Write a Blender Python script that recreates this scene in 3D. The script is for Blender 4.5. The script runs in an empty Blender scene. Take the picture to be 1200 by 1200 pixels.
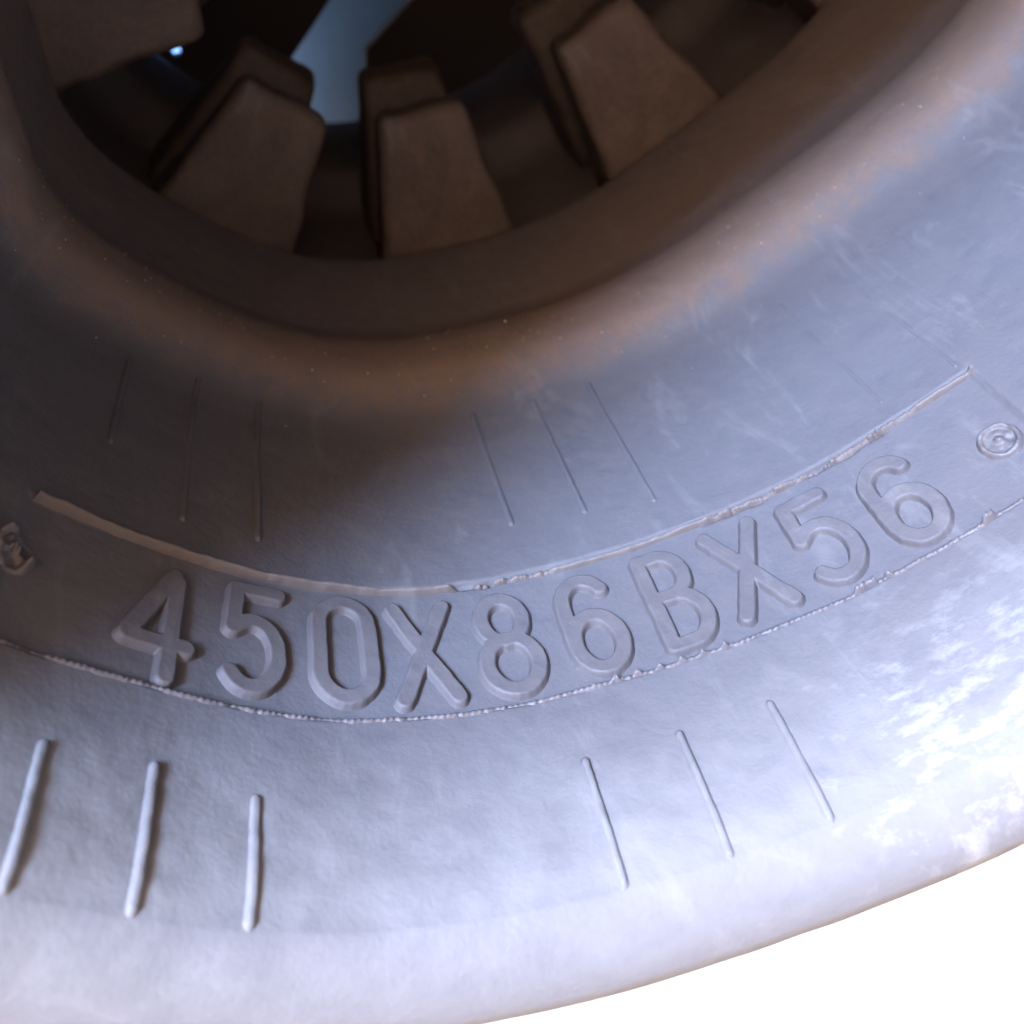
import bpy, math, random
import numpy as np
from mathutils import Matrix, Vector, noise as mnoise
R_ = math.radians
sc = bpy.context.scene
rng = np.random.default_rng(7)
random.seed(7)

# ------------------------------------------------------------------ camera
def rotz(t): return Matrix.Rotation(t, 3, 'Z')
cam_d = bpy.data.cameras.new('camera')
cam = bpy.data.objects.new('camera', cam_d)
sc.collection.objects.link(cam)
CAMPOS = (0.0158, 0.0, 0.1303)
M3 = rotz(R_(-9.7657)) @ Matrix.Rotation(R_(56.8715), 3, 'X') @ rotz(R_(-5.8619))
cam.matrix_world = Matrix.Translation(CAMPOS) @ M3.to_4x4()
cam_d.sensor_width = 36; cam_d.lens = 34.5; cam_d.shift_y = -116/1200
cam_d.clip_start = 0.004; cam_d.clip_end = 500
cam_d.dof.use_dof = True; cam_d.dof.focus_distance = 0.185; cam_d.dof.aperture_fstop = 16
sc.camera = cam
sc.cycles.max_bounces = 6; sc.cycles.diffuse_bounces = 4; sc.cycles.glossy_bounces = 2
sc.cycles.use_adaptive_sampling = True; sc.cycles.adaptive_threshold = 0.02

# ------------------------------------------------------------------ light
SUN = Vector((-0.98, -1.0, 1.76)).normalized()      # direction towards the sun
world = bpy.data.worlds.new('World'); sc.world = world; world.use_nodes = True
nt = world.node_tree
bg = nt.nodes['Background']; bg.inputs['Strength'].default_value = 0.06
sky = nt.nodes.new('ShaderNodeTexSky'); sky.sky_type = 'NISHITA'; sky.sun_disc = False
sky.sun_elevation = math.asin(SUN.z); sky.sun_rotation = math.atan2(SUN.x, SUN.y)
sky.air_density = 0.4; sky.dust_density = 8.0; sky.ozone_density = 0.0
tint = nt.nodes.new('ShaderNodeMix'); tint.data_type = 'RGBA'; tint.blend_type = 'MULTIPLY'; tint.inputs[0].default_value = 1.0
tint.inputs[7].default_value = (1.15, 0.86, 0.68, 1)             # warm dusty air, the same all round
nt.links.new(sky.outputs[0], tint.inputs[6]); nt.links.new(tint.outputs[2], bg.inputs['Color'])
sun_d = bpy.data.lights.new('sun', 'SUN'); sun_d.energy = 4.6; sun_d.angle = R_(17); sun_d.color = (0.36, 0.57, 1.0)
sun = bpy.data.objects.new('sun', sun_d); sc.collection.objects.link(sun)
sun.rotation_euler = SUN.to_track_quat('Z', 'Y').to_euler(); sun.location = (-2, -0.5, 2)
sc.view_settings.view_transform = 'Standard'; sc.view_settings.look = 'None'
sc.view_settings.exposure = 2.42; sc.view_settings.gamma = 1; sc.view_settings.use_curve_mapping = False

# ------------------------------------------------------------------ materials
def mat(name):
    m = bpy.data.materials.new(name); m.use_nodes = True
    return m, m.node_tree.nodes, m.node_tree.links, m.node_tree.nodes['Principled BSDF']
def noise(N, L, vec, scale, detail=5, rough=.6, dist=0):
    n = N.new('ShaderNodeTexNoise'); n.inputs['Scale'].default_value = scale
    n.inputs['Detail'].default_value = detail; n.inputs['Roughness'].default_value = rough
    n.inputs['Distortion'].default_value = dist
    if vec is not None: L.new(vec, n.inputs['Vector'])
    return n.outputs['Fac']
def ramp(N, L, fac, a, b, ca=(0,0,0,1), cb=(1,1,1,1)):
    r = N.new('ShaderNodeValToRGB'); e = r.color_ramp.elements
    e[0].position = a; e[0].color = ca; e[1].position = b; e[1].color = cb
    L.new(fac, r.inputs['Fac']); return r.outputs['Color']
def mixc(N, L, fac, a, b):
    m = N.new('ShaderNodeMix'); m.data_type = 'RGBA'
    if hasattr(fac, 'node'): L.new(fac, m.inputs[0])
    else: m.inputs[0].default_value = fac
    for v, i in ((a, 6), (b, 7)):
        if hasattr(v, 'node'): L.new(v, m.inputs[i])
        else: m.inputs[i].default_value = (*v, 1)
    return m.outputs[2]
def math_(N, L, op, a, b=None, clamp=False):
    m = N.new('ShaderNodeMath'); m.operation = op; m.use_clamp = clamp
    for v, i in ((a, 0), (b, 1)):
        if v is None: continue
        if hasattr(v, 'node'): L.new(v, m.inputs[i])
        else: m.inputs[i].default_value = v
    return m.outputs[0]
def bump(N, L, B, h, dist, strength=1.0):
    b = N.new('ShaderNodeBump'); b.inputs['Distance'].default_value = dist; b.inputs['Strength'].default_value = strength
    L.new(h, b.inputs['Height']); L.new(b.outputs[0], B.inputs['Normal'])

def smooth_node(N, L, v, a, b):
    m = N.new('ShaderNodeMapRange'); m.interpolation_type = 'SMOOTHSTEP'
    m.inputs['From Min'].default_value = a; m.inputs['From Max'].default_value = b
    L.new(v, m.inputs['Value']); return m.outputs['Result']

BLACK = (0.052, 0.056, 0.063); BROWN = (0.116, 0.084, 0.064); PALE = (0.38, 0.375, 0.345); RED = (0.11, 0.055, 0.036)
def rubber(name, dust_lo, dust_hi, profile=False, rough=.5, BLACK=BLACK):
    """dark rubber with brown dust; 'profile' adds the dust of the roller path and dried mud of the shoulder"""
    m, N, L, B = mat(name)
    tc = N.new('ShaderNodeTexCoord'); vec = tc.outputs['Object']
    n1 = noise(N, L, vec, 28, 4, .62, .6); n2 = noise(N, L, vec, 170, 3, .65); n3 = noise(N, L, vec, 900, 2, .6)
    amt = math_(N, L, 'ADD', math_(N, L, 'MULTIPLY', n1, .45), math_(N, L, 'ADD', math_(N, L, 'MULTIPLY', n2, .30), math_(N, L, 'MULTIPLY', n3, .25)))
    fac = ramp(N, L, amt, .34, .66, (dust_lo,)*3+(1,), (dust_hi,)*3+(1,))
    if profile:
        uv = N.new('ShaderNodeUVMap'); uv.uv_map = 'surface'
        sep = N.new('ShaderNodeSeparateXYZ'); L.new(uv.outputs[0], sep.inputs[0])
        yw = math_(N, L, 'ADD', sep.outputs['Y'], math_(N, L, 'MULTIPLY', math_(N, L, 'SUBTRACT', n1, .5), .03))
        path = math_(N, L, 'MULTIPLY', smooth_node(N, L, math_(N, L, 'ADD', sep.outputs['Y'], math_(N, L, 'MULTIPLY', math_(N, L, 'SUBTRACT', n2, .5), .014)), .211, .223), math_(N, L, 'SUBTRACT', 1.0, math_(N, L, 'MULTIPLY', smooth_node(N, L, sep.outputs['Y'], .240, .262), .5)))  # dust on the ridge, cut back behind it to paint in the valley's shade
        fac = math_(N, L, 'ADD', fac, math_(N, L, 'MULTIPLY', path, math_(N, L, 'ADD', .25, amt)), True)
    col = mixc(N, L, fac, BLACK, BROWN)
    # rubbed grey smears
    sm = N.new('ShaderNodeMapping'); sm.inputs['Scale'].default_value = (1, .35, 1); sm.inputs['Rotation'].default_value = (0, 0, .5)
    L.new(vec, sm.inputs[0])
    s = noise(N, L, sm.outputs[0], 60, 4, .7, 1.2)
    col = mixc(N, L, math_(N, L, 'MULTIPLY', ramp(N, L, s, .56, .72), .28), col, (.15, .148, .142))
    h = n3
    if profile:
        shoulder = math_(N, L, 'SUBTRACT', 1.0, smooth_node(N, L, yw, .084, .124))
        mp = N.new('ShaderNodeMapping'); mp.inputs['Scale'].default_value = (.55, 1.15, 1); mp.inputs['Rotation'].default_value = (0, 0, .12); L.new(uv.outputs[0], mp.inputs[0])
        sun_mud_n = noise(N, L, mp.outputs[0], 190, 5, .68, .1)
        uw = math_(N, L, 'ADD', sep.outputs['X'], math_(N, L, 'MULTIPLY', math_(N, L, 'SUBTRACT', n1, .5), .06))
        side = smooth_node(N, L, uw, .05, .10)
        sun_mud = math_(N, L, 'MULTIPLY', math_(N, L, 'MULTIPLY', ramp(N, L, sun_mud_n, .38, .66), shoulder), side)  # soil-toned blotches that paint the sun patch into the lower-right shoulder
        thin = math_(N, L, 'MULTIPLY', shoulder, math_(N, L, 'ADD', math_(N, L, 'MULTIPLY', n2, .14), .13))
        pale_f = math_(N, L, 'MAXIMUM', math_(N, L, 'MULTIPLY', sun_mud, .50), thin)
        col = mixc(N, L, pale_f, col, PALE)
    L.new(col, B.inputs['Base Color'])
    L.new(ramp(N, L, n2, .3, .7, (rough-.08,)*3+(1,), (rough+.14,)*3+(1,)), B.inputs['Roughness'])
    B.inputs['Specular IOR Level'].default_value = .32
    bump(N, L, B, h, .00014, .8)
    return m
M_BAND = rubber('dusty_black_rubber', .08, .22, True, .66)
M_LUG = rubber('brown_dusted_rubber', .0, .8, False, .66, (.034, .022, .014))
M_CHAR = rubber('scuffed_raised_rubber', .08, .28, False, .62, (.050, .052, .057))
M_FLASH = rubber('rough_rubber_flash', .2, .5, False, .6, (.064, .062, .062))
M_RIB = rubber('raised_rib_rubber', .1, .5, False, .5)

def simple(name, col, rough, nscale=80, var=.25, bdist=.0003):
    m, N, L, B = mat(name)
    tc = N.new('ShaderNodeTexCoord')
    n = noise(N, L, tc.outputs['Object'], nscale, 6)
    c2 = tuple(c*(1-var) for c in col)
    L.new(mixc(N, L, n, col, c2), B.inputs['Base Color']); B.inputs['Roughness'].default_value = rough
    bump(N, L, B, n, bdist, .6); return m
M_BLUE = simple('pale_blue_plastic', (.19, .42, .78), .5, 40, .2)
M_GROUND = simple('pale_sunlit_ground', (.56, .43, .29), .9, 30, .3, .002)
M_PLATE = simple('dark_blocking_plate', (.030, .020, .015), .8, 60, .4)  # for the added plates that keep the far end dark
M_GRIT = simple('pale_grit', (.42, .36, .29), .7, 500)

# ------------------------------------------------------------------ the curve of the curl (x, z), arclength u
P_FIT = [(-0.0565,0.0753),(-0.0565,0.0604),(-0.0514,0.0463),(-0.0427,0.0342),(-0.0322,0.0234),(-0.0209,0.0135),(-0.0088,0.0048),
 (0.0046,-0.002),(0.019,-0.0061),(0.0339,-0.0079),(0.0489,-0.0079),(0.0638,-0.0068),(0.0786,-0.0046),(0.0932,-0.001),(0.1073,0.0041),
 (0.1208,0.0106),(0.1339,0.0179),(0.1469,0.0254),(0.1598,0.033),(0.1724,0.0412),(0.1842,0.0505),(0.1949,0.061)]
P_EXT = [(.220,.100),(.234,.150),(.233,.205),(.212,.255),(.172,.292),(.122,.306),(.068,.296),(.018,.263),(-.020,.215),(-.044,.160),(-.0545,.112)]
ctrl = np.array(P_FIT + P_EXT)
def closed_spline(c, n=24):
    out = []
    m = len(c)
    for i in range(m):
        p0, p1, p2, p3 = c[i-1], c[i], c[(i+1) % m], c[(i+2) % m]
        a = .5                                               # centripetal Catmull-Rom
        t0 = 0; t1 = t0+np.linalg.norm(p1-p0)**a; t2 = t1+np.linalg.norm(p2-p1)**a; t3 = t2+np.linalg.norm(p3-p2)**a
        for t in np.linspace(t1, t2, n, endpoint=False):
            A1 = (t1-t)/(t1-t0)*p0+(t-t0)/(t1-t0)*p1; A2 = (t2-t)/(t2-t1)*p1+(t-t1)/(t2-t1)*p2; A3 = (t3-t)/(t3-t2)*p2+(t-t2)/(t3-t2)*p3
            B1 = (t2-t)/(t2-t0)*A1+(t-t0)/(t2-t0)*A2; B2 = (t3-t)/(t3-t1)*A2+(t-t1)/(t3-t1)*A3
            out.append((t2-t)/(t2-t1)*B1+(t-t1)/(t2-t1)*B2)
    return np.array(out)
raw = closed_spline(ctrl)
seg = np.linalg.norm(np.roll(raw, -1, 0)-raw, axis=1)
LEN = seg.sum()
NS = 2400
s_raw = np.concatenate([[0], np.cumsum(seg)]); pr = np.vstack([raw, raw[:1]])
S = np.linspace(0, LEN, NS, endpoint=False)
CX = np.interp(S, s_raw, pr[:, 0]); CZ = np.interp(S, s_raw, pr[:, 1])
def wrap_smooth(a, w):
    k = np.hanning(2*w+1); k /= k.sum(); return np.convolve(np.concatenate([a[-w:], a, a[:w]]), k, 'valid')
CX = wrap_smooth(CX, 14); CZ = wrap_smooth(CZ, 14)
TX = np.roll(CX, -1)-np.roll(CX, 1); TZ = np.roll(CZ, -1)-np.roll(CZ, 1); tl = np.hypot(TX, TZ); TX /= tl; TZ /= tl
U0 = -0.100                                                  # u of the first control point
def surf(u, y, n):
    """(arclength u, axial y, height n above the inner face) -> world point"""
    u, y, n = np.broadcast_arrays(np.asarray(u, float), np.asarray(y, float), np.asarray(n, float))
    f = ((u-U0) % LEN)/LEN*NS; i = np.floor(f).astype(int) % NS; j = (i+1) % NS; t = f-np.floor(f)
    lx = lambda a: a[i]*(1-t)+a[j]*t
    return np.stack([lx(CX)-n*lx(TZ), y, lx(CZ)+n*lx(TX)], -1)
PITCH = .0865; NP = int(round(LEN/PITCH)); PITCH_ALL = LEN/NP

# ------------------------------------------------------------------ relief of the inner face
def lattice(seed, n=256):
    return np.random.default_rng(seed).random((n, n))
LAT = [lattice(i) for i in range(6)]
def vnoise(a, b, k=0):
    g = LAT[k]; n = g.shape[0]
    ia = np.floor(a).astype(int); ib = np.floor(b).astype(int); fa = a-ia; fb = b-ib
    fa = fa*fa*(3-2*fa); fb = fb*fb*(3-2*fb); ia %= n; ib %= n; ja = (ia+1) % n; jb = (ib+1) % n
    return (g[ia, ib]*(1-fa)+g[ja, ib]*fa)*(1-fb)+(g[ia, jb]*(1-fa)+g[ja, jb]*fa)*fb-.5
def sst(x, a, b):
    t = np.clip((x-a)/(b-a), 0, 1); return t*t*(3-2*t)
YC = .365; YF = YC+.195
PROF = np.array([(.083,-.0085),(.0865,-.0067),(.092,-.0057),(.103,-.0045),(.1192,-.0034),(.135,-.0014),(.150,0),(.16,0),(.19,.0002),(.205,.0008),
 (.212,.0022),(.217,.0055),(.222,.0090),(.228,.0104),(.236,.0103),(.243,.0088),(.250,.0056),(.257,.0038),(.27,.0032),(.30,.0032),(.3125,.0030),(.3160,.0018),(.3185,-.004),(.322,-.013),(.330,-.016),(.365,-.016)])
PU0, PU1, PY0, PY1 = -.0553, .1435, .1192, .1499             # the name panel
def relief(u, y):
    d_ = y-YC; yy = np.where(y > YC, YC-np.where(d_ < .05, d_, .05+(d_-.05)*1.6), y)      # the far side is narrower
    n = np.interp(yy, PROF[:, 0], PROF[:, 1])
    n = np.where(y > YC, np.minimum(n, .002), n)
    # smooth the polyline a little
    for d in (.0012, .0024): n = n+np.interp(yy-d, PROF[:, 0], PROF[:, 1])+np.interp(yy+d, PROF[:, 0], PROF[:, 1])
    n = n/5
    n = np.where(y > YC, np.minimum(n, .002)-np.maximum(y-.46, 0)*.12, n)
    near = (y < YC)
    w0 = .0004*vnoise(u/.009, y*0+3.1, 1)
    inpan = sst(u, PU0-.0006, PU0+.0006)*(1-sst(u, PU1-.0006, PU1+.0006))*sst(y+w0, PY0-.0004, PY0+.0004)*(1-sst(y+w0, PY1-.0004, PY1+.0004))
    n = n-np.where(near, inpan*.0011, 0)
    n = n+.0005*vnoise(u/.026, y/.020, 0)+.00018*vnoise(u/.006, y/.006, 2)+.00012*vnoise(u/.0022, y/.0022, 3)
    n = n+np.where(yy < .112, .0002*vnoise(u/.004, y/.003, 4)*(1-sst(yy, .095, .112)), 0)
    tear = np.maximum(sst(u, .0255, .028)*(1-sst(u, .034, .037)), np.maximum(sst(u, .080, .083)*(1-sst(u, .094, .097)), sst(u, .103, .106)*(1-sst(u, .121, .124))))
    yc = .1493+.0007*vnoise(u/.003, u*0+4.2, 5)
    n = n-np.where(near, tear*.0022*(1-sst(np.abs(y-yc), .0001, .0006))*(.4+np.abs(vnoise(u/.002, u*0+8.5, 4))*2), 0)
    return n

# ------------------------------------------------------------------ mesh helpers
def grid_obj(name, V, nu, nv, material, parent=None, close_u=False, close_v=False, uv=None, keep=None):
    idx = np.arange(nu*nv).reshape(nu, nv)
    I = idx if not close_u else np.vstack([idx, idx[:1]])
    I = I if not close_v else np.hstack([I, I[:, :1]])
    F = np.stack([I[:-1, :-1], I[1:, :-1], I[1:, 1:], I[:-1, 1:]], -1).reshape(-1, 4)
    if keep is not None: F = F[keep.ravel()[F].any(1)]
    return raw_obj(name, V.reshape(-1, 3), F, material, parent, uv)
def raw_obj(name, V, F, material, parent=None, uv=None, smooth=True):
    used = np.unique(F)
    if len(used) < len(V):
        rm = np.full(len(V), -1); rm[used] = np.arange(len(used)); V = V[used]; F = rm[F]
        if uv is not None: uv = uv.reshape(-1, 2)[used]
    me = bpy.data.meshes.new(name); k = F.shape[1]
    me.vertices.add(len(V)); me.vertices.foreach_set('co', np.ascontiguousarray(V, np.float32).ravel())
    me.loops.add(F.size); me.loops.foreach_set('vertex_index', np.ascontiguousarray(F, np.int32).ravel())
    me.polygons.add(len(F)); me.polygons.foreach_set('loop_start', np.arange(0, F.size, k, dtype=np.int32))
    me.update(calc_edges=True)
    if uv is not None:
        l = me.uv_layers.new(name='surface'); l.data.foreach_set('uv', np.ascontiguousarray(uv.reshape(-1, 2)[F.ravel()], np.float32).ravel())
    me.polygons.foreach_set('use_smooth', [smooth]*len(F))
    me.materials.append(material); me.validate()
    o = bpy.data.objects.new(name, me); sc.collection.objects.link(o)
    if parent: o.parent = parent
    return o
def tag(o, label=None, cat=None, group=None, kind=None):
    for k, v in (('label', label), ('category', cat), ('group', group), ('kind', kind)):
        if v: o[k] = v
    return o
def empty(name, loc=(0, 0, 0)):
    o = bpy.data.objects.new(name, None); o.location = loc; o.empty_display_size = .05; sc.collection.objects.link(o); return o

# ------------------------------------------------------------------ ground
GZ = -.0655
gm = bpy.data.meshes.new('ground')
gm.from_pydata([(-60, -60, GZ), (60, -60, GZ), (60, 60, GZ), (-60, 60, GZ)], [], [(0, 1, 2, 3)]); gm.materials.append(M_GROUND)
ground = bpy.data.objects.new('ground', gm); sc.collection.objects.link(ground); ground['kind'] = 'structure'

# ------------------------------------------------------------------ the rubber track
def band(name, parent, fine):
    if fine:
        us = np.concatenate([np.arange(-.125, .245, .0007), np.arange(.245, LEN-.125, .005)])
        y1 = np.concatenate([np.arange(.083, .114, .0007), np.arange(.114, .155, .0004), np.arange(.155, .324, .0008), np.arange(.324, YC, .004)])
        y2 = 2*YC-np.array([YC-.01, .33, .324, .321, .3185, .316, .312, .30, .28, .26, .24, .22, .20, .185, .175, .1715])
    else:
        us = np.arange(0, LEN, .006)
        y1 = np.array([.083, .09, .11, .15, .2, .212, .218, .224, .232, .24, .25, .26, .29, .312, .316, .3185, .321, .324, .34])
        y2 = 2*YC-y1[::-1]
    ys = np.concatenate([y1, y2])
    UU, YY = np.meshgrid(us, ys, indexing='ij')
    HH = relief(UU, YY)
    # outer skin: rounded edge, flat outside
    a = np.array([(YF+.003, -.0225), (YF+.0045, -.026), (YF+.0045, -.031), (YF+.003, -.0345), (YF-.01, -.0355), (YC+.05, -.030),
                  (.083, -.030), (.078, -.027), (.0765, -.021), (.0772, -.016), (.0795, -.0115)])
    UO = np.repeat(us[:, None], len(a), 1); YO = np.repeat(a[None, :, 0], len(us), 0); HO = np.repeat(a[None, :, 1], len(us), 0)
    HO = HO+.0006*vnoise(UO/.006, HO/.004+YO*3, 4)
    UU = np.hstack([UU, UO]); YY = np.hstack([YY, YO]); HH = np.hstack([HH, HO])
    V = surf(UU, YY, HH)
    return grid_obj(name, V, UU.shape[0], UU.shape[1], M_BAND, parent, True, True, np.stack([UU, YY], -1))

# guide lug: rounded frustum in local (u, y, n), one mesh shared by all
def lug_mesh():
    import bmesh
    bm = bmesh.new()
    b = [(-.0272, .3165, -.016), (.0272, .3165, -.016), (.0262, .357, -.016), (-.0262, .357, -.016)]
    t = [(-.0145, .3275, .0465), (.0145, .3275, .0465), (.0145, .3465, .0445), (-.0145, .3465, .0445)]
    vb = [bm.verts.new(p) for p in b]; vt = [bm.verts.new(p) for p in t]
    bm.faces.new(vb[::-1]); bm.faces.new(vt)
    for i in range(4): bm.faces.new((vb[i], vb[(i+1) % 4], vt[(i+1) % 4], vt[i]))
    bmesh.ops.bevel(bm, geom=[e for e in bm.edges if not (e.verts[0] in vb and e.verts[1] in vb)], offset=.0035, segments=4, profile=.5, affect='EDGES')
    bmesh.ops.subdivide_edges(bm, edges=[e for e in bm.edges if e.calc_length() > .008], cuts=9, use_grid_fill=True)
    bmesh.ops.recalc_face_normals(bm, faces=bm.faces)
    bm.normal_update()
    for v in bm.verts:
        k = .0009*mnoise.noise(v.co*90)+.00045*mnoise.noise(v.co*320)
        edge = max(0, mnoise.noise(v.co*140+Vector((3, 1, 2)))-.15)*.0022
        v.co += v.normal*(k-edge)
    me = bpy.data.meshes.new('guide_lug'); bm.to_mesh(me); bm.free()
    for p in me.polygons: p.use_smooth = True
    me.materials.append(M_LUG)
    return me
def frame(u):
    p = surf(u, 0., 0.); q = surf(u+.0005, 0., 0.)-surf(u-.0005, 0., 0.); q = q/np.linalg.norm(q)
    return Matrix(((q[0], 0, -q[2], p[0]), (0, 1, 0, 0), (q[2], 0, q[0], p[2]), (0, 0, 0, 1)))
def mesh_copy(name, me, parent, mw):
    o = bpy.data.objects.new(name, me); sc.collection.objects.link(o); o.parent = parent; o.matrix_local = mw; return o
FLIP = Matrix(((1, 0, 0, 0), (0, -1, 0, 2*YC), (0, 0, 1, 0), (0, 0, 0, 1)))
LUG_ME = lug_mesh(); LUG_ME2 = LUG_ME.copy()
LUG_ME2.transform(FLIP); LUG_ME2.flip_normals()
def bar_mesh():
    import bmesh
    bm = bmesh.new()
    b = [(-.025, .10, -.028), (.025, .10, -.028), (.025, YF-.02, -.028), (-.025, YF-.02, -.028)]
    t = [(-.016, .108, -.055), (.016, .108, -.055), (.016, YF-.028, -.055), (-.016, YF-.028, -.055)]
    vb = [bm.verts.new(p) for p in b]; vt = [bm.verts.new(p) for p in t]
    bm.faces.new(vb); bm.faces.new(vt[::-1])
    for i in range(4): bm.faces.new((vb[i], vt[i], vt[(i+1) % 4], vb[(i+1) % 4]))
    bmesh.ops.bevel(bm, geom=list(bm.edges), offset=.003, segments=2, affect='EDGES')
    bmesh.ops.recalc_face_normals(bm, faces=bm.faces)
    me = bpy.data.meshes.new('tread_bar'); bm.to_mesh(me); bm.free(); me.materials.append(M_RIB); return me
BAR_ME = bar_mesh()
LUG_U = .0565
LUG_SHIFT = {-2: .007, -1: .009, 0: 0., 1: -.002}
def dress(root):
    for k in range(NP):
        kk = k if k <= NP//2 else k-NP
        m = frame(LUG_U+PITCH_ALL*kk+LUG_SHIFT.get(kk, 0))
        mesh_copy('guide_lug', LUG_ME, root, m)
        mesh_copy('guide_lug', LUG_ME2, root, m)
        mesh_copy('tread_bar', BAR_ME, root, frame(LUG_U+PITCH_ALL*(kk+.5)))

track = empty('rubber_track')
tag(track, 'curled dusty black rubber track with raised size lettering 450X86BX56 and brown guide lugs', 'rubber track')
band('track_band', track, True)
dress(track)

# raised characters: stroke skeletons in a 1-high box, distance field pressed out of the panel
def arc(cx, cy, rx, ry, a0, a1, n=20):
    return [(cx+rx*math.cos(R_(a)), cy+ry*math.sin(R_(a))) for a in np.linspace(a0, a1, n)]
GLYPH = {
 '4': [[(.33, 1.0), (.0, .30), (.50, .30)], [(.36, .93), (.36, .0)]],
 '5': [[(.44, 1.0), (.06, 1.0), (.04, .56)]+arc(.22, .33, .23, .33, 128, -140, 26)],
 '0': [arc(.23, .74, .23, .26, 0, 180, 16)+arc(.23, .26, .23, .26, 180, 360, 16)+[(.46, .74)]],
 'X': [[(.0, 1.0), (.47, .0)], [(.47, 1.0), (.0, .0)]],
 '8': [arc(.23, .76, .195, .24, 0, 360, 28), arc(.23, .27, .235, .27, 0, 360, 28)],
 '6': [arc(.25, .72, .22, .28, 30, 180, 16)+[(.03, .30)], arc(.25, .29, .22, .29, 0, 360, 28)],
 'B': [[(.03, .0), (.03, 1.0)], [(.03, 1.0), (.22, 1.0)]+arc(.22, .765, .19, .235, 90, -90, 16)+[(.03, .53)], [(.2, .53)]+arc(.22, .265, .23, .265, 90, -90, 16)+[(.03, .0)]],
}
def seg_dist(px, py, lines, sx, sy):
    d = np.full(px.shape, 9.)
    for ln in lines:
        for (ax, ay), (bx, by) in zip(ln[:-1], ln[1:]):
            ax, bx = ax*sx, bx*sx; ay, by = ay*sy, by*sy
            vx, vy = bx-ax, by-ay; l2 = vx*vx+vy*vy+1e-14
            t = np.clip(((px-ax)*vx+(py-ay)*vy)/l2, 0, 1)
            d = np.minimum(d, np.hypot(px-ax-t*vx, py-ay-t*vy))
    return d
def patch(name, u0, u1, y0, y1, step, hfun, material, parent):
    us = np.arange(u0, u1, step); ys = np.arange(y0, y1, step)
    UU, YY = np.meshgrid(us, ys, indexing='ij'); h = hfun(UU, YY)
    V = surf(UU, YY, relief(UU, YY)+h-.00022)
    return grid_obj(name, V, len(us), len(ys), material, parent, uv=np.stack([UU, YY], -1), keep=h > .00002)
TEXT = '450X86BX56'
TU = [-.0297, -.0126, .0041, .0186, .0346, .0510, .0684, .0838, .0996, .1160]
TY = [(.1200, .1455), (.1220, .1470), (.1222, .1475), (.1212, .1460), (.1208, .1458), (.1210, .1458), (.1212, .1460), (.1222, .1462), (.1222, .1452), (.1213, .1440)]
for ch, uc, (ya, yb) in zip(TEXT, TU, TY):
    hw = .0017; sx = .0205; sy = (yb-ya)-2*hw
    def hf(UU, YY, ch=ch, uc=uc, ya=ya, sx=sx, sy=sy):
        px = UU-uc+.235*sx; py = YY-ya-hw
        wob = .00018*vnoise(UU/.0016, YY/.0016, 5)
        d = seg_dist(px, py, GLYPH[ch], sx, sy)+wob
        return (.00165+.00015*vnoise(UU/.003, YY/.003, 2))*(1-sst(d, hw-.0004, hw+.00045))
    patch('embossed_character', uc-.0105, uc+.0105, ya-.0022, yb+.0022, .00022, hf, M_CHAR, track)

# thin raised ribs of the panel and of the shoulder, three per pitch
def rib(u, y0, y1, hw, hgt, tilt=0.):
    def hf(UU, YY):
        c = u+tilt*(YY-y0); d = np.abs(UU-c)
        e = np.maximum(y0-YY, 0)+np.maximum(YY-y1, 0); d = np.hypot(d, e*.7)
        k = np.clip(1+.7*vnoise(UU*0+u*900, YY/.008, 1)+.2*vnoise(UU*0+u*700, YY/.002, 2), .3, 1.4)
        return hgt*k*(1-sst(d+.0001*vnoise(UU/.0012, YY/.0012, 3), hw*.35, hw*1.25))
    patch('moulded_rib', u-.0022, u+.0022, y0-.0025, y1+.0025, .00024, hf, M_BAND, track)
SIPE = [(-.0438, .176, .207), (-.0277, .160, .211), (-.0122, .161, .211), (.0428, .166, .209), (.0590, .164, .209), (.0740, .1607, .209), (.1265, .156, .203), (.1425, .153, .196), (.158, .160, .203)]
for i, (u, a, b) in enumerate(SIPE): rib(u, a, b, .0008 if i < 6 else .0006, .0007 if i < 6 else .00035)
for u, b in ((-.0590, .104), (-.0429, .1036), (-.0270, .1046), (-.0115, .1022), (.0414, .1045), (.0582, .1047), (.0747, .1048), (.128, .104), (.1445, .104), (.160, .104)):
    rib(u, .0845, b, .00088, .00105)

# moulding flash along both long sides of the panel
def flash(name, us, y0f, hf, wf, lean, material):
    y0 = y0f(us); h = hf(us); w = wf(us)
    base = relief(us, y0)
    pts = [(y0+.0006+w*.3, -.0009), (y0+.0003+lean*h*.6+w*.2, .65*h), (y0+lean*h, h), (y0-.0003+lean*h*.8-w*.3, .55*h), (y0-.0006-w*.6, -.0014)]
    V = np.stack([surf(us, yy, base+nn) for yy, nn in pts], 1)
    return grid_obj(name, V, len(us), len(pts), material, track, uv=np.stack([np.repeat(us[:, None], 5, 1), np.stack([p[0] for p in pts], 1)], -1))
ua = np.arange(PU0+.001, PU1+.001, .00022)
j1 = rng.random(len(ua))
def h1(u):
    torn = np.maximum(sst(u, .026, .030)*(1-sst(u, .046, .05)), sst(u, .078, .083)*(1-sst(u, .128, .133)))
    smooth = .0012+.0007*vnoise(u/.010, u*0+.5, 0)+.0004*vnoise(u/.004, u*0+.5, 2)+.0005*vnoise(u/.0015, u*0+3.5, 3)+.00006*j1
    jag = .00005+.0016*np.abs(vnoise(u/.0016, u*0+7, 1))*2+.0004*j1
    return np.maximum(smooth*(1-torn)+jag*torn, .0002)
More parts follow.
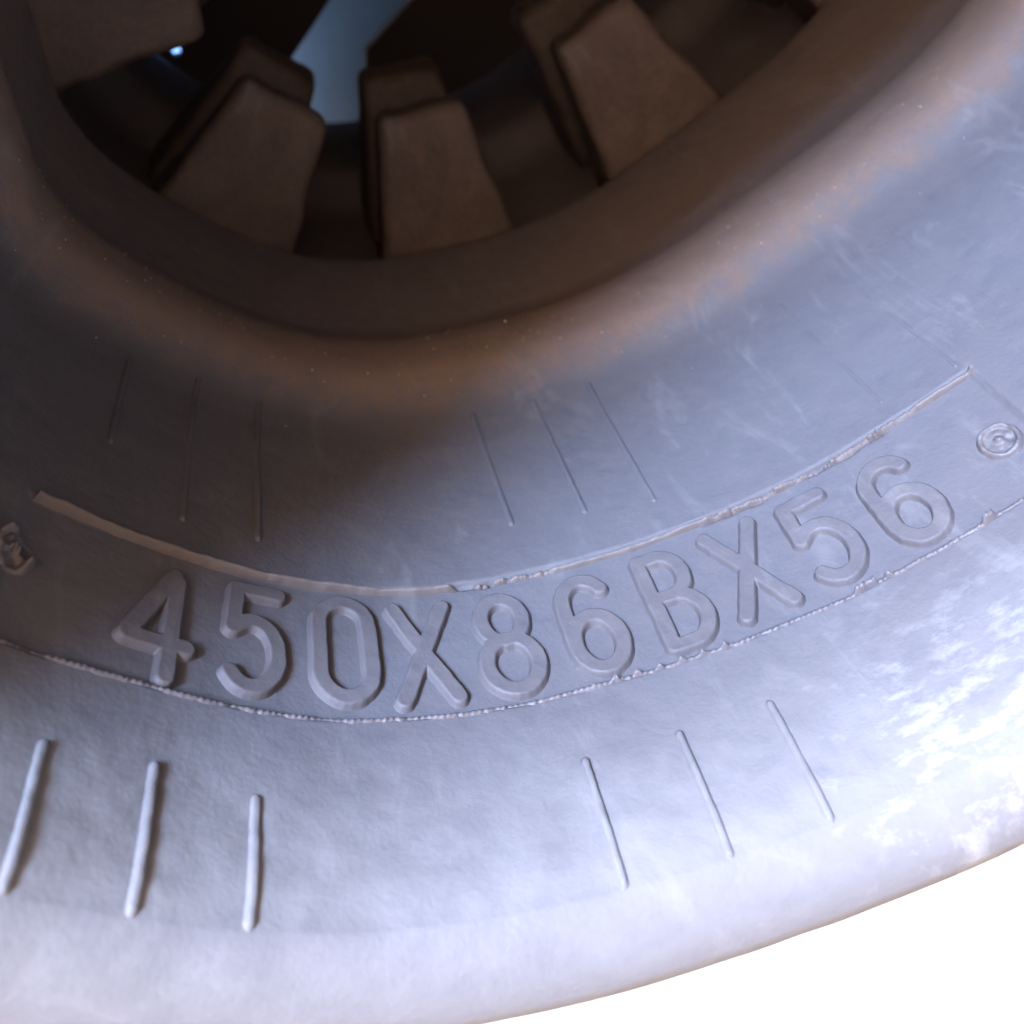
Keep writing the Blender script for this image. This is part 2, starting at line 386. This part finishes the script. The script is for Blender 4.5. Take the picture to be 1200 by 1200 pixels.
flash('moulding_flash', ua, lambda u: .1500+.0005*vnoise(u/.02, u*0+2, 2)-.0003*sst(u, .026, .03), h1, lambda u: .0003+.0006*np.abs(vnoise(u/.003, u*0+9, 3)), -.35, M_FLASH)
ub = np.arange(PU0-.004, PU1+.004, .00020)
j2 = rng.random(len(ub))
def h2(u):
    teeth = .00035+.0008*np.abs(((u/.0011) % 1)-.5)*(.4+1.2*np.abs(vnoise(u/.004, u*0+1, 4)))
    beads = .0013*np.maximum(0, np.sin(u/.0021*2*math.pi*.5))**2*(sst(u, .046, .05)*(1-sst(u, .073, .076)))
    lump = .0016*sst(np.abs(vnoise(u/.003, u*0+21, 5)), .30, .42)*sst(u, .075, .09)
    return teeth+beads+lump+.00008*j2
flash('moulding_flash', ub, lambda u: .1190+.0004*vnoise(u/.004, u*0+5, 2)+.00025*vnoise(u/.0009, u*0+5, 3), h2, lambda u: .0003+.0005*np.abs(vnoise(u/.002, u*0+9, 1)), .25, M_RIB)

# round moulded studs at both ends of the lettering
def stud(u, y, r, broken=False):
    def hf(UU, YY):
        d = np.hypot(UU-u, YY-y)+.0003*vnoise(UU/.0016, YY/.0016, 4)
        ring = .0011*(1-sst(np.abs(d-r*.82), .0002, .0009)); cen = .0014*(1-sst(d, .0002, .0016)); flat = .00045*(1-sst(d, r*.9, r*1.1))
        h = np.maximum(np.maximum(ring, cen), flat)
        ang = np.arctan2(YY-y, UU-u)
        h = h+.0006*(vnoise(UU/.0013, YY/.0013, 2)+.2)*(d < r)
        if broken:
            h = h*(1+2.4*np.maximum(0, vnoise(UU/.0021, YY/.0021, 0)))*(.3+np.maximum(0, np.cos(ang*2.5+1.0)))*1.5
        return np.where(d < r*1.12, h, 0)
    return patch('moulded_stud', u-r*1.3, u+r*1.3, y-r*1.3, y+r*1.3, .0002, hf, M_RIB, track)
stud(.1374, .1323, .0042)
stud(-.0548, .1362, .0040, True)

# grit specks on the roller path
gv, gf = [], []
for _ in range(130):
    u = random.uniform(-.095, .2); y = random.choice([random.gauss(.232, .008), random.gauss(.226, .004), random.gauss(.23, .015)]); s = random.uniform(.00010, .00026)*(1.6 if random.random() < .08 else 1)
    b0 = relief(np.array([u]), np.array([y]))[0]; c = surf(u, y, b0+s*.3); k = len(gv)
    for d in ((1,0,0),(-1,0,0),(0,1,0),(0,-1,0),(0,0,1),(0,0,-1)): gv.append(c+np.array(d)*s*random.uniform(.6, 1.3))
    for f in ((0,2,4),(2,1,4),(1,3,4),(3,0,4),(2,0,5),(1,2,5),(3,1,5),(0,3,5)): gf.append([k+i for i in f])
grit = raw_obj('grit', np.array(gv), np.array(gf), M_GRIT, track, smooth=False); grit['kind'] = 'stuff'

# ------------------------------------------------------------------ added dark plates shutting light out of the far side, a slanted gap between them
def plate(name, outline, y0, thick, material):
    n = len(outline)
    V = [(x, y0, z) for x, z in outline]+[(x, y0+thick, z) for x, z in outline]
    F = [tuple(range(n)), tuple(range(2*n-1, n-1, -1))]+[(i, i+n, (i+1) % n+n, (i+1) % n) for i in range(n)]
    me = bpy.data.meshes.new(name); me.from_pydata(V, [], F); me.materials.append(material); me.update()
    o = bpy.data.objects.new(name, me); sc.collection.objects.link(o); return o
PY = YF+.0075
p1 = plate('blocking_plate', [(-.10, GZ), (.0, GZ), (.0117, .0088), (.066, .0645), (.60, .0645), (.60, .42), (-.0440, .42), (-.0440, .0195), (-.0485, .0190), (-.0485, .42), (-.10, .42)], PY, .008, M_PLATE)
tag(p1, 'dark plate added behind the track to shut out light, left of the blue gap', 'added plate', 'added plates behind the track')
p2 = plate('blocking_plate', [(.05, GZ), (.60, GZ), (.60, .20), (.305, .20), (.054, .006), (.05, -.02)], PY+.012, .008, M_PLATE)
tag(p2, 'dark plate added behind the track to shut out light, right of the blue gap', 'added plate', 'added plates behind the track')
def tub():
    ring = []; n = 40
    for z, r in ((GZ, .150), (GZ+.01, .156), (.10, .166), (.22, .176), (.225, .186), (.235, .186), (.24, .176), (.238, .170), (.10, .160), (GZ+.012, .150)):
        ring.append([(.05+r*math.cos(2*math.pi*i/n), 0.80+r*math.sin(2*math.pi*i/n), z) for i in range(n)])
    V = np.array(ring); return grid_obj('blue_tub', V.transpose(1, 0, 2), n, len(ring), M_BLUE, None, True, False)
tag(tub(), 'pale blue plastic tub seen through the gap behind the lugs', 'tub')
